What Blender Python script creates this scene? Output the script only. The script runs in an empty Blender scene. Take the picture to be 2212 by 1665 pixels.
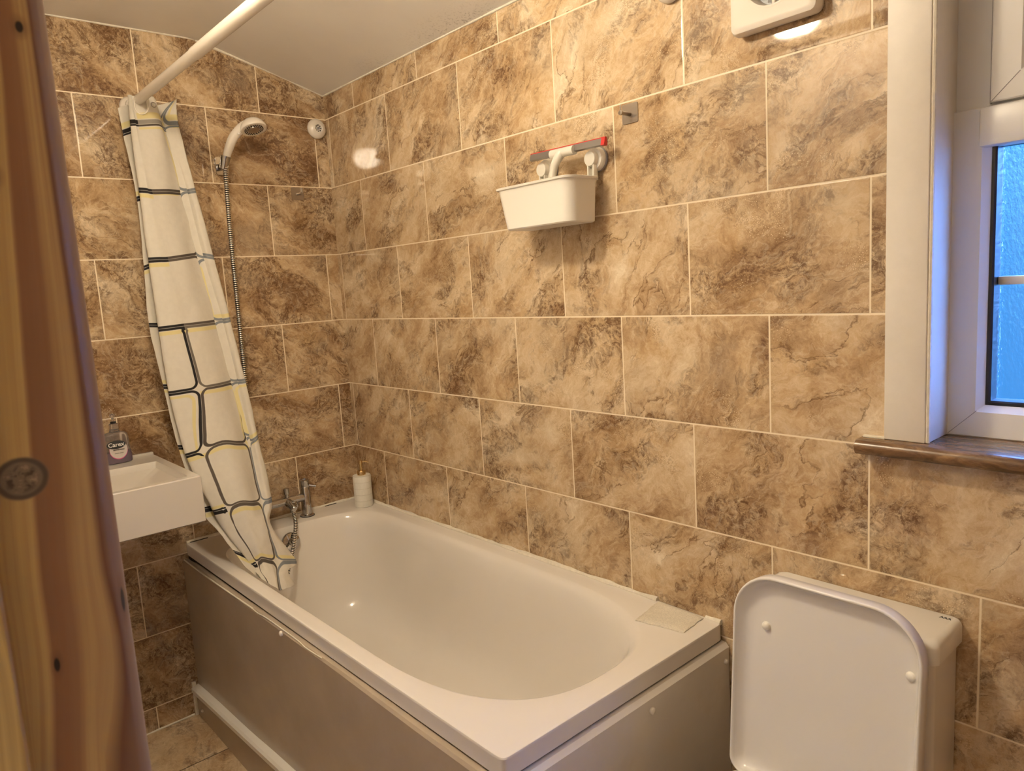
import bpy, bmesh, math, random
from math import sin, cos, pi, floor
from mathutils import Vector, Matrix, noise
S = bpy.context.scene
COL = S.collection
random.seed(4)

# ------------------------------------------------------------------ camera
cd = bpy.data.cameras.new('camera'); cam = bpy.data.objects.new('camera', cd); COL.objects.link(cam)
S.camera = cam
R = [[0.6628646793786817, 0.74621882036058, -0.06138313263317339],
     [0.06277583948820975, -0.1370822000430467, -0.9885684925223485],
     [-0.7461029492025533, 0.6514337591582298, -0.13771146147009544]]
M = Matrix(((R[0][0], -R[1][0], -R[2][0], 2.62062), (R[0][1], -R[1][1], -R[2][1], -1.42243),
            (R[0][2], -R[1][2], -R[2][2], 1.45314), (0, 0, 0, 1)))
cam.matrix_world = M
cd.sensor_fit = 'HORIZONTAL'; cd.sensor_width = 36; cd.lens = 1571.858 / 2212 * 36
cd.clip_start = .02
cd.dof.use_dof = True; cd.dof.focus_distance = 2.3; cd.dof.aperture_fstop = 20

# ------------------------------------------------------------------ light and exposure
LAMP_W = 118          # emission of the ceiling lamp's diffuser
LAMP_C = (1.0, .845, .62)
HALL_FILL_W = 3  # strength of the fill light added in the hall
w = bpy.data.worlds.new('dusk_sky'); S.world = w; w.use_nodes = True
nt = w.node_tree; nt.nodes.clear()
wo = nt.nodes.new('ShaderNodeOutputWorld'); bg = nt.nodes.new('ShaderNodeBackground')
tcw = nt.nodes.new('ShaderNodeTexCoord'); sxw = nt.nodes.new('ShaderNodeSeparateXYZ'); rmp = nt.nodes.new('ShaderNodeValToRGB')
nt.links.new(tcw.outputs['Generated'], sxw.inputs[0]); mxw = nt.nodes.new('ShaderNodeMath'); mxw.operation = 'MULTIPLY_ADD'; mxw.inputs[1].default_value = .6      # brighter towards the sunset side
adw = nt.nodes.new('ShaderNodeMath'); adw.operation = 'ADD'; adw.inputs[1].default_value = .16
nt.links.new(sxw.outputs[0], mxw.inputs[0]); nt.links.new(sxw.outputs[2], mxw.inputs[2]); nt.links.new(mxw.outputs[0], adw.inputs[0]); nt.links.new(adw.outputs[0], rmp.inputs[0])
els = rmp.color_ramp.elements; els[0].position = 0; els[0].color = (.03, .15, .36, 1); els[1].position = .75; els[1].color = (2.3, 5.2, 14, 1)
e_ = els.new(.16); e_.color = (.075, .28, .58, 1); e_ = els.new(.34); e_.color = (.13, .38, .85, 1)
nt.links.new(rmp.outputs[0], bg.inputs[0]); bg.inputs[1].default_value = 1.6
nt.links.new(bg.outputs[0], wo.inputs[0])
S.view_settings.view_transform = 'Standard'; S.view_settings.look = 'None'
S.view_settings.gamma = 1; S.view_settings.use_curve_mapping = False
S.view_settings.exposure = 0.56

# ------------------------------------------------------------------ node helper
class NT:
    def __init__(s, name):
        s.m = bpy.data.materials.new(name); s.m.use_nodes = True; s.t = s.m.node_tree
        s.b = s.t.nodes['Principled BSDF']; s.out = s.t.nodes['Material Output']
    def put(s, sock, v):
        if hasattr(v, 'is_output') or isinstance(v, bpy.types.NodeSocket): s.t.links.new(v, sock)
        elif v is not None:
            if isinstance(v, (tuple, list)) and len(v) == 3 and sock.type == 'RGBA': v = (*v, 1)
            sock.default_value = v
    def node(s, typ, **kw):
        n = s.t.nodes.new(typ)
        for k, v in kw.items(): setattr(n, k, v)
        return n
    def math(s, op, a, b=None, c=None, clamp=False):
        n = s.node('ShaderNodeMath', operation=op, use_clamp=clamp)
        s.put(n.inputs[0], a); s.put(n.inputs[1], b); s.put(n.inputs[2], c)
        return n.outputs[0]
    def vmath(s, op, a, b=None, sc=None):
        n = s.node('ShaderNodeVectorMath', operation=op)
        s.put(n.inputs[0], a)
        if b is not None: s.put(n.inputs[1], b)
        if sc is not None: s.put(n.inputs['Scale'], sc)
        return n.outputs['Value'] if op in ('LENGTH', 'DISTANCE', 'DOT_PRODUCT') else n.outputs[0]
    def comb(s, x, y, z=0.0):
        n = s.node('ShaderNodeCombineXYZ')
        for i, v in enumerate((x, y, z)): s.put(n.inputs[i], v)
        return n.outputs[0]
    def sep(s, v):
        n = s.node('ShaderNodeSeparateXYZ'); s.put(n.inputs[0], v); return n.outputs
    def pos(s): return s.node('ShaderNodeNewGeometry').outputs['Position']
    def uv(s): return s.node('ShaderNodeTexCoord').outputs['UV']
    def noise(s, v, scale, detail=2, rough=.5, dist=0, col=False):
        n = s.node('ShaderNodeTexNoise'); s.put(n.inputs['Vector'], v)
        n.inputs['Scale'].default_value = scale; n.inputs['Detail'].default_value = detail
        n.inputs['Roughness'].default_value = rough; n.inputs['Distortion'].default_value = dist
        return n.outputs['Color'] if col else n.outputs['Fac']
    def vor(s, v, scale, feature='F1', out='Distance'):
        n = s.node('ShaderNodeTexVoronoi', feature=feature); s.put(n.inputs['Vector'], v)
        n.inputs['Scale'].default_value = scale; return n.outputs[out]
    def white(s, v):
        n = s.node('ShaderNodeTexWhiteNoise', noise_dimensions='3D'); s.put(n.inputs['Vector'], v); return n.outputs
    def rng(s, v, a, b, c=0., d=1., smooth=False):
        n = s.node('ShaderNodeMapRange'); n.clamp = True
        if smooth: n.interpolation_type = 'SMOOTHSTEP'
        s.put(n.inputs['Value'], v)
        for i, x in zip(('From Min', 'From Max', 'To Min', 'To Max'), (a, b, c, d)): s.put(n.inputs[i], x)
        return n.outputs[0]
    def ramp(s, v, stops, interp='LINEAR'):
        n = s.node('ShaderNodeValToRGB'); r = n.color_ramp; r.interpolation = interp
        while len(r.elements) < len(stops): r.elements.new(.5)
        for e, (p, c) in zip(r.elements, stops): e.position = p; e.color = (*c, 1)
        s.put(n.inputs[0], v); return n.outputs[0]
    def mix(s, f, a, b, blend='MIX'):
        n = s.node('ShaderNodeMix', data_type='RGBA', blend_type=blend)
        s.put(n.inputs['Factor'], f); s.put(n.inputs['A'] if 0 else n.inputs[6], a); s.put(n.inputs[7], b)
        return n.outputs[2]
    def bump(s, h, strength=.2, dist=.01):
        n = s.node('ShaderNodeBump'); n.inputs['Strength'].default_value = strength
        n.inputs['Distance'].default_value = dist; s.put(n.inputs['Height'], h)
        s.t.links.new(n.outputs[0], s.b.inputs['Normal'])
    def set(s, **kw):
        for k, v in kw.items(): s.put(s.b.inputs[k.replace('_', ' ')], v)
        return s.m

def plain(name, col, rough=.4, metal=0., **kw):
    n = NT(name); d = dict(Base_Color=(*col, 1), Roughness=rough, Metallic=metal); d.update(kw)
    return n.set(**d)

def speckled(name, col, rough, amt=.06, scale=40, bump=.0, stain=None):
    n = NT(name); P = n.pos()
    f = n.noise(P, scale, 4, .6); g = n.noise(P, 3.5, 3, .6)
    dark = tuple(c * (1 - amt * 2.5) for c in col); light = tuple(min(1, c * (1 + amt * .5)) for c in col)
    c = n.mix(n.rng(n.math('ADD', n.math('MULTIPLY', f, .5), n.math('MULTIPLY', g, .5)), .35, .65), dark, light)
    if stain:
        st = n.rng(n.noise(P, 7, 6, .7), .56, .74)
        c = n.mix(n.math('MULTIPLY', st, stain[1]), c, stain[0])
    n.set(Base_Color=c, Roughness=rough)
    if bump: n.bump(f, bump, .002)
    return n.m

TH, TW, ZL3 = .25418, .40179, 1.35588
def tile_mat(name, uaxis, o_even, o_odd, vaxis='z', floor_=False, seed=0., dark=0.):
    n = NT(name); X, Y, Z = n.sep(n.pos())[:3]
    u = {'x': X, '-y': n.math('MULTIPLY', Y, -1.)}[uaxis]
    v = Z if vaxis == 'z' else n.math('MULTIPLY', Y, 1.)
    z0 = ZL3 if not floor_ else -.70
    tv = n.math('DIVIDE', n.math('SUBTRACT', v, z0), TH if not floor_ else .33)
    row = n.math('FLOOR', tv); fv = n.math('FRACT', n.math('ADD', tv, 100.))
    par = n.math('FLOORED_MODULO', row, 2.)
    off = n.math('ADD', n.math('MULTIPLY', par, o_odd - o_even), o_even)
    tu = n.math('DIVIDE', n.math('SUBTRACT', u, off), TW)
    colm = n.math('FLOOR', tu); fu = n.math('FRACT', n.math('ADD', tu, 100.))
    du = n.math('MULTIPLY', n.math('MINIMUM', fu, n.math('SUBTRACT', 1., fu)), TW)
    dv = n.math('MULTIPLY', n.math('MINIMUM', fv, n.math('SUBTRACT', 1., fv)), TH)
    d = n.math('MINIMUM', du, dv)
    rn = n.white(n.comb(colm, row, seed))
    P = n.vmath('ADD', n.comb(u, v, 0.), n.vmath('SCALE', n.vmath('SUBTRACT', rn['Color'], (.5, .5, .5)), sc=23.))
    w1 = n.vmath('SCALE', n.vmath('SUBTRACT', n.noise(P, 5.5, 3, .55, col=True), (.5, .5, .5)), sc=.13)
    w2 = n.vmath('SCALE', n.vmath('SUBTRACT', n.noise(P, 38, 4, .65, col=True), (.5, .5, .5)), sc=.026)
    Pw = n.vmath('ADD', n.vmath('ADD', P, w1), w2)
    ang = -.72 if not floor_ else .5                   # the stone's beds run diagonally across the tile
    ang = n.math('ADD', n.math('MULTIPLY', n.math('SUBTRACT', n.sep(rn['Color'])[2], .5), .9), ang)
    px, py, _z = n.sep(Pw)[:3]; ca, sa = n.math('COSINE', ang), n.math('SINE', ang)
    qx = n.math('SUBTRACT', n.math('MULTIPLY', px, ca), n.math('MULTIPLY', py, sa))
    qy = n.math('ADD', n.math('MULTIPLY', px, sa), n.math('MULTIPLY', py, ca))
    Q = n.comb(qx, n.math('MULTIPLY', qy, 2.6), 0.)
    big = n.noise(P, 3.0, 2, .5)
    band = n.noise(Q, 4.0, 7, .64, .15)
    cloud = n.noise(Pw, 8.5, 9, .68)
    fine = n.noise(Pw, 80, 7, .84)
    t = n.math('ADD', n.math('ADD', n.math('MULTIPLY', band, .33), n.math('MULTIPLY', cloud, .36)), n.math('ADD', n.math('MULTIPLY', fine, .26), n.math('MULTIPLY', big, .18)))
    t = n.math('ADD', t, n.math('MULTIPLY', n.math('SUBTRACT', rn['Value'], .5), .035))
    base = n.ramp(n.rng(t, .42 + dark * .5, .685 + dark * .5), [(0, (.18, .098, .045)), (.18, (.31, .19, .10)), (.38, (.47, .32, .18)),
                                       (.58, (.60, .445, .275)), (.8, (.70, .56, .385)), (1, (.83, .72, .55))])
    # ochre staining
    oc = n.rng(n.noise(n.vmath('ADD', Pw, (8.8, 1.1, 0)), 5, 4, .6), .52, .68)
    base = n.mix(n.math('MULTIPLY', oc, .45), base, n.mix(.5, base, (.55, .33, .12)))
    # dark mineral patches broken up by grit
    dn = n.math('ADD', n.math('MULTIPLY', n.noise(n.vmath('ADD', Q, (3.1, 7.7, 0)), 3.2, 6, .66), .6), n.math('MULTIPLY', n.noise(n.vmath('ADD', Pw, (6.1, 2.7, 0)), 7, 6, .7), .4))
    dk = n.rng(dn, .475 - dark, .585 - dark, smooth=True)
    g1 = n.noise(Pw, 95, 6, .8); g2_ = n.noise(Pw, 34, 6, .75)
    grit = n.rng(n.math('ADD', n.math('MULTIPLY', g1, .55), n.math('MULTIPLY', g2_, .45)), .435, .55)
    base = n.mix(n.math('MULTIPLY', n.math('MULTIPLY', dk, grit), .90), base, (.11, .050, .022))
    lt_ = n.rng(n.math('ADD', n.math('MULTIPLY', g1, .55), n.math('MULTIPLY', g2_, .45)), .42, .34)
    base = n.mix(n.math('MULTIPLY', n.math('MULTIPLY', dk, lt_), .55), base, (.80, .64, .42))
    # bubble speckle: rings round pale cores, in loose clusters
    vd = n.vor(n.vmath('ADD', P, n.vmath('SCALE', w2, sc=.3)), 175)
    sp = n.rng(n.noise(n.vmath('ADD', P, (9.1, 2.3, 0)), 8, 4, .6), .56, .64)
    ring = n.math('MULTIPLY', n.math('MULTIPLY', n.rng(vd, .26, .36), n.rng(vd, .56, .44)), sp)
    core = n.math('MULTIPLY', n.rng(vd, .26, .16), sp)
    base = n.mix(n.math('MULTIPLY', ring, .5), base, (.22, .12, .05))
    base = n.mix(n.math('MULTIPLY', core, .5), base, (.88, .74, .50))
    # thin cracks and pale bedding lines following the bands
    mv = n.noise(n.vmath('ADD', Q, (5.2, 1.3, 0)), 3.4, 5, .55, .5)
    vein = n.rng(n.math('ABSOLUTE', n.math('SUBTRACT', mv, .5)), 0., .010, 1., 0.)
    vm = n.rng(n.noise(n.vmath('ADD', P, (1.7, 5.9, 0)), 5.0, 3, .6), .47, .58)
    base = n.mix(n.math('MULTIPLY', n.math('MULTIPLY', vein, vm), .85), base, (.14, .072, .032))
    sh_ = n.rng(n.math('SUBTRACT', mv, .5), 0., .07, 1., 0.)
    base = n.mix(n.math('MULTIPLY', n.math('MULTIPLY', n.math('MULTIPLY', sh_, n.math('GREATER_THAN', mv, .5)), vm), .28), base, (.26, .15, .07))
    mv2 = n.noise(n.vmath('ADD', Q, (2.2, 8.3, 0)), 5.5, 6, .6, 1.0)
    lv = n.rng(n.math('ABSOLUTE', n.math('SUBTRACT', mv2, .5)), 0., .022, 1., 0.)
    base = n.mix(n.math('MULTIPLY', lv, .20), base, (.90, .78, .58))
    # greyish clouds
    gy = n.rng(n.noise(n.vmath('ADD', P, (4.4, 4.1, 0)), 4.2, 3, .6), .56, .68)
    base = n.mix(n.math('MULTIPLY', gy, .38), base, n.mix(.6, base, (.52, .45, .34)))
    gm = n.rng(d, .0013, .0023, 1., 0.)
    gcol = (.86, .74, .55) if not floor_ else (.06, .04, .025)
    c = n.mix(gm, base, gcol)
    n.set(Base_Color=c, Roughness=n.math('ADD', n.math('MULTIPLY', gm, .45), .045 if not floor_ else .3))
    n.b.inputs['Specular IOR Level'].default_value = .5
    hgt = n.math('ADD', n.rng(d, .0010, .0035), n.math('MULTIPLY', n.noise(P, 16, 2, .5), .16))
    n.bump(hgt, .35, .0016)
    return n.m

# ------------------------------------------------------------------ materials
M_B = tile_mat('travertine_tile_long_wall', 'x', .0245, .2200)
M_A = tile_mat('travertine_tile_tap_wall', '-y', .0505, .2590, seed=3., dark=.05)
M_F = tile_mat('travertine_floor_tile', 'x', -.1118, -.1118, vaxis='y', floor_=True, seed=8.)
def ceiling_mat():
    n = NT('ceiling_paint'); P = n.pos(); X, Y, Z = n.sep(P)[:3]
    f = n.noise(P, 60, 4, .6)
    near = n.rng(n.math('ABSOLUTE', Y), .10, .01)                      # mould keeps to the wall line
    px = n.rng(n.math('ABSOLUTE', n.math('SUBTRACT', X, .86)), .28, .05)
    px2 = n.rng(n.math('ABSOLUTE', n.math('SUBTRACT', X, .42)), .16, .02)
    sp = n.rng(n.noise(P, 130, 5, .75), .54, .62)
    mould = n.math('MULTIPLY', n.math('MULTIPLY', sp, near), n.math('MAXIMUM', px, n.math('MULTIPLY', px2, .5)))
    c = n.mix(n.rng(n.noise(P, 4, 3), .35, .7), (.84, .81, .77), (.88, .86, .82))
    c = n.mix(n.math('MULTIPLY', mould, .55), c, (.16, .13, .10))
    n.set(Base_Color=c, Roughness=.55); n.bump(f, .12, .002); return n.m
M_CEIL = ceiling_mat()
M_PAINT = speckled('cream_wall_paint', (.78, .73, .65), .6)
M_ACR = plain('white_acrylic', (.80, .755, .70), .13)
M_PANEL_SHADED = speckled('shaded_panel_plastic', (.50, .41, .315), .22, .05, 6, 0, ((.42, .33, .23), .35))  # off-white panel plastic with the brown shade put into its colour
M_PANEL2 = speckled('end_panel_plastic', (.78, .73, .66), .2, .03, 6, 0, ((.60, .50, .38), .3))  # the panel plastic without the painted shade
M_CAULK = speckled('sealant', (.88, .82, .70), .45, .08, 90, .6)
M_GAP = plain('dark_gap', (.02, .015, .01), .8)
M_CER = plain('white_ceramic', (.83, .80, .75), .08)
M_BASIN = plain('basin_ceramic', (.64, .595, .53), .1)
M_SEAT = plain('white_seat_plastic', (.80, .775, .75), .22)
M_PLA = plain('white_plastic', (.86, .83, .76), .28)
M_WPLA = plain('warm_white_plastic', (.80, .74, .66), .22)
M_UPVC = plain('white_window_plastic', (.80, .79, .78), .3)
M_GLOSS = speckled('white_gloss_paint', (.84, .79, .72), .5, .02)
M_CHR = plain('chrome', (.50, .49, .48), .06, 1.)
M_STEEL = plain('brushed_steel', (.42, .37, .32), .32, 1.)
M_BRASS = plain('brass', (.74, .56, .30), .22, 1.)
M_BLK = plain('black_rubber', (.012, .012, .014), .35)
M_RED = plain('red_rubber', (.62, .03, .03), .4)
M_ALU = plain('grey_aluminium', (.36, .34, .33), .35, .8)
M_GREYP = plain('grey_rubber', (.33, .32, .33), .5)
M_INK = plain('dark_ink', (.03, .03, .03), .5)
M_SPONGE = speckled('cotton_cloth', (.86, .79, .66), .95, .10, 260, .8)

def wood_mat():
    n = NT('pine'); X, Y, Z = n.sep(n.pos())[:3]
    wv = n.math('SUBTRACT', n.noise(n.comb(0., 0., Z), 3.2, 3, .6), .5)
    bulge = n.math('MULTIPLY', n.rng(n.math('ABSOLUTE', n.math('SUBTRACT', Z, 1.235)), .07, 0., smooth=True), -.0025)
    yy = n.math('ADD', n.math('ADD', Y, n.math('MULTIPLY', wv, .004)), bulge)
    yy = n.math('ADD', yy, n.math('MULTIPLY', n.math('MULTIPLY', n.math('SUBTRACT', Z, 1.37), -.065), n.math('MULTIPLY', n.rng(Y, -1.326, -1.345), n.rng(Y, -1.386, -1.38))))
    grain = n.noise(n.comb(n.math('MULTIPLY', X, 60.), n.math('MULTIPLY', yy, 260.), n.math('MULTIPLY', Z, 3.)), 1., 5, .65)
    g2 = n.noise(n.comb(n.math('MULTIPLY', X, 60.), n.math('MULTIPLY', yy, 110.), n.math('MULTIPLY', Z, 1.6)), 1., 2, .5)
    band = n.ramp(n.rng(yy, -1.395, -1.315),
        [(0, (.70, .53, .20)), (.08, (.68, .50, .18)), (.12, (.56, .38, .13)), (.36, (.54, .36, .12)), (.43, (.58, .39, .14)), (.46, (.27, .135, .06)),
         (.54, (.31, .16, .07)), (.62, (.35, .19, .08)), (.67, (.56, .37, .14)), (.79, (.58, .39, .15)), (.83, (.19, .085, .045)),
         (.87, (.30, .185, .105)), (1, (.34, .22, .135))])
    c = n.mix(n.rng(grain, .35, .75, 0., .38), band, (.26, .11, .04))
    c = n.mix(n.rng(g2, .45, .60, 0., .7), c, n.mix(.5, c, (.30, .13, .05)))
    def knot(c, y, z, ry, rz, ringed):
        d = n.vmath('LENGTH', n.comb(n.math('DIVIDE', n.math('SUBTRACT', Y, y), ry), n.math('DIVIDE', n.math('SUBTRACT', Z, z), rz),
                    n.math('MULTIPLY', n.math('SUBTRACT', n.noise(n.pos(), 90, 3), .5), .9)))
        if ringed:
            c = n.mix(n.rng(d, 1.10, .93), c, (.20, .145, .09))
            c = n.mix(n.rng(n.math('ABSOLUTE', n.math('SUBTRACT', d, .90)), .16, .05, 0., .7), c, (.06, .042, .03))
            cz = n.noise(n.comb(0., n.math('MULTIPLY', Y, 130.), n.math('MULTIPLY', Z, 130.)), 1., 3, .6)
            c = n.mix(n.math('MULTIPLY', n.rng(d, .75, .5), n.rng(cz, .50, .60, 0., .85)), c, (.05, .032, .02))
            c = n.mix(n.math('MULTIPLY', n.rng(d, .75, .5), n.rng(cz, .44, .36, 0., .7)), c, (.45, .34, .21))
        else:
            c = n.mix(n.rng(d, 2.4, .9, 0., .6), c, (.20, .09, .04)); c = n.mix(n.rng(d, 1.05, .7), c, (.02, .012, .008))
        return c
    c = knot(c, -1.366, 1.357, .0135, .0125, True)
    c = knot(c, -1.3335, 1.616, .0022, .0035, False)
    c = knot(c, -1.3575, 1.532, .003, .004, False)
    c = knot(c, -1.363, 1.238, .0018, .005, False)
    c = knot(c, -1.3215, 1.265, .0015, .009, False)
    n.set(Base_Color=c, Roughness=.42); n.bump(grain, .12, .001); return n.m
M_WOOD = wood_mat()

def sill_mat():
    n = NT('brown_sill'); P = n.pos(); X, Y, Z = n.sep(P)[:3]
    f = n.noise(n.comb(n.math('MULTIPLY', X, 8.), n.math('MULTIPLY', Y, 30.), n.math('MULTIPLY', Z, 30.)), 2.2, 7, .7, .6)
    n.set(Base_Color=n.ramp(f, [(.3, (.055, .028, .013)), (.5, (.16, .085, .038)), (.72, (.32, .19, .09))]), Roughness=.25)
    return n.m
M_SILL = sill_mat()

def glass_mat():
    n = NT('frosted_glass'); P = n.pos(); X, Y, Z = n.sep(P)[:3]
    f = n.noise(n.comb(n.math('MULTIPLY', X, 1.), n.math('MULTIPLY', Y, 1.), n.math('MULTIPLY', Z, .45)), 210, 3, .6)
    n.set(Base_Color=(.78, .9, 1, 1), Roughness=.22, IOR=1.45); n.b.inputs['Transmission Weight'].default_value = 1
    n.bump(f, .55, .004); return n.m
M_GLASS = glass_mat()

def hose_mat():
    n = NT('ribbed_chrome'); U = n.sep(n.uv())
    s = n.math('FRACT', U[1])
    k = n.rng(n.math('ABSOLUTE', n.math('SUBTRACT', s, .5)), .20, .30)
    n.set(Base_Color=n.mix(k, (.80, .76, .70), (.02, .018, .016)), Metallic=n.math('SUBTRACT', 1., k), Roughness=.18); return n.m
M_HOSE = hose_mat()

def curtain_mat():
    n = NT('printed_curtain_cloth'); U = n.sep(n.uv()); u, v = U[0], U[1]
    def layer(du, dv, half, th):
        uu = n.math('ADD', u, du + 20.); vv = n.math('ADD', v, dv + 20.)
        cu = n.math('FLOOR', uu); cv = n.math('FLOOR', vv)
        px = n.math('MULTIPLY', n.math('SUBTRACT', n.math('FRACT', uu), .5), .13)
        py = n.math('MULTIPLY', n.math('SUBTRACT', n.math('FRACT', vv), .5), .19)
        r = .020
        qx = n.math('MAXIMUM', n.math('SUBTRACT', n.math('ABSOLUTE', px), .065 - half - r), 0.)
        qy = n.math('MAXIMUM', n.math('SUBTRACT', n.math('ABSOLUTE', py), .095 - half - r), 0.)
        d = n.math('SUBTRACT', n.math('SQRT', n.math('ADD', n.math('MULTIPLY', qx, qx), n.math('MULTIPLY', qy, qy))), r)
        m = n.rng(n.math('ABSOLUTE', d), th, th - .0012)
        return m, n.white(n.comb(cu, cv, 3.))['Value'], cu
    cloth = n.mix(n.rng(n.noise(n.pos(), 60, 2), .3, .7), (.82, .775, .69), (.86, .815, .725))
    vy = n.math('ADD', v, 20.); cy_ = n.math('FLOOR', n.math('ADD', vy, .5)); cx_ = n.math('FLOOR', n.math('ADD', u, 20.))
    fy = n.math('MULTIPLY', n.math('SUBTRACT', n.math('SUBTRACT', vy, cy_), .0), .19)
    hr_ = n.white(n.comb(cx_, cy_, 9.))
    side = n.math('SUBTRACT', n.math('MULTIPLY', n.math('GREATER_THAN', hr_['Value'], .45), 2.), 1.)
    my = n.rng(n.math('ABSOLUTE', n.math('SUBTRACT', fy, n.math('MULTIPLY', side, .0145))), .0065, .0045)
    my = n.math('MULTIPLY', my, n.math('GREATER_THAN', n.math('FRACT', n.math('MULTIPLY', hr_['Value'], 7.13)), .25))
    mv_, r2, _ = layer(.10, -.055, .004, .0045)
    my = n.math('MAXIMUM', my, n.math('MULTIPLY', mv_, n.math('GREATER_THAN', r2, .86)))
    c = n.mix(n.math('MULTIPLY', my, .72), cloth, (.86, .75, .30))
    m, r, cu = layer(0., 0., .0038, .0041)
    cu = n.math('SUBTRACT', cu, 20.)
    grey = n.ramp(r, [(0, (.13, .105, .085)), (.35, (.20, .17, .14)), (.55, (.36, .33, .29)), (.75, (.10, .08, .065))], 'CONSTANT')
    ink = n.mix(n.math('GREATER_THAN', cu, .5), (.014, .011, .012), grey)
    ink = n.mix(n.math('GREATER_THAN', cu, 1.5), ink, (.26, .28, .30))
    c = n.mix(m, c, ink)
    n.set(Base_Color=c, Roughness=.75)
    tr = n.node('ShaderNodeBsdfTranslucent'); n.put(tr.inputs[0], c)
    mx = n.node('ShaderNodeMixShader'); mx.inputs[0].default_value = .28
    n.t.links.new(n.b.outputs[0], mx.inputs[1]); n.t.links.new(tr.outputs[0], mx.inputs[2]); n.t.links.new(mx.outputs[0], n.out.inputs[0])
    n.bump(n.noise(n.pos(), 35, 4, .6), .25, .004)
    return n.m
M_CURT = curtain_mat()

def ribbed_mat():
    n = NT('ribbed_ceramic'); X, Y, Z = n.sep(n.pos())[:3]
    a = n.math('ARCTAN2', n.math('SUBTRACT', Y, -.056), n.math('SUBTRACT', X, .13))
    rib = n.rng(n.math('ABSOLUTE', n.math('SUBTRACT', n.math('FRACT', n.math('MULTIPLY', n.math('ADD', a, 7.), 44 / 6.28318)), .5)), .32, .46)
    ring = n.rng(n.math('ABSOLUTE', n.math('SUBTRACT', n.math('FRACT', n.math('MULTIPLY', n.math('SUBTRACT', Z, .629), 1 / .0245)), .5)), .44, .49)
    k = n.math('MAXIMUM', n.math('MULTIPLY', rib, .5), ring)
    n.set(Base_Color=n.mix(n.math('MULTIPLY', k, .45), (.83, .80, .72), (.50, .45, .36)), Roughness=.5)
    n.bump(n.math('SUBTRACT', 1., k), .6, .002); return n.m
M_RIB = ribbed_mat()
def emis(name, col, st):
    n = NT(name); n.set(Base_Color=(.9, .9, .9, 1), Roughness=.4)
    n.b.inputs['Emission Color'].default_value = (*col, 1); n.b.inputs['Emission Strength'].default_value = st; return n.m
M_LAMP = emis('lit_lamp_diffuser', LAMP_C, LAMP_W)
M_HALL_FILL = emis('hall_fill_glow', (1, .78, .5), HALL_FILL_W * 10)
M_SOAPB = plain('clear_bottle_plastic', (.80, .76, .74), .1, Transmission_Weight=.88, IOR=1.4)
M_LIQ = plain('purple_soap', (.20, .10, .22), .1, Transmission_Weight=.25)
M_LABEL = plain('pale_label', (.62, .56, .52), .4)
M_PINK = plain('pink_print', (.65, .10, .28), .4)
M_WHT = plain('white_print', (.85, .82, .76), .4)

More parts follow.
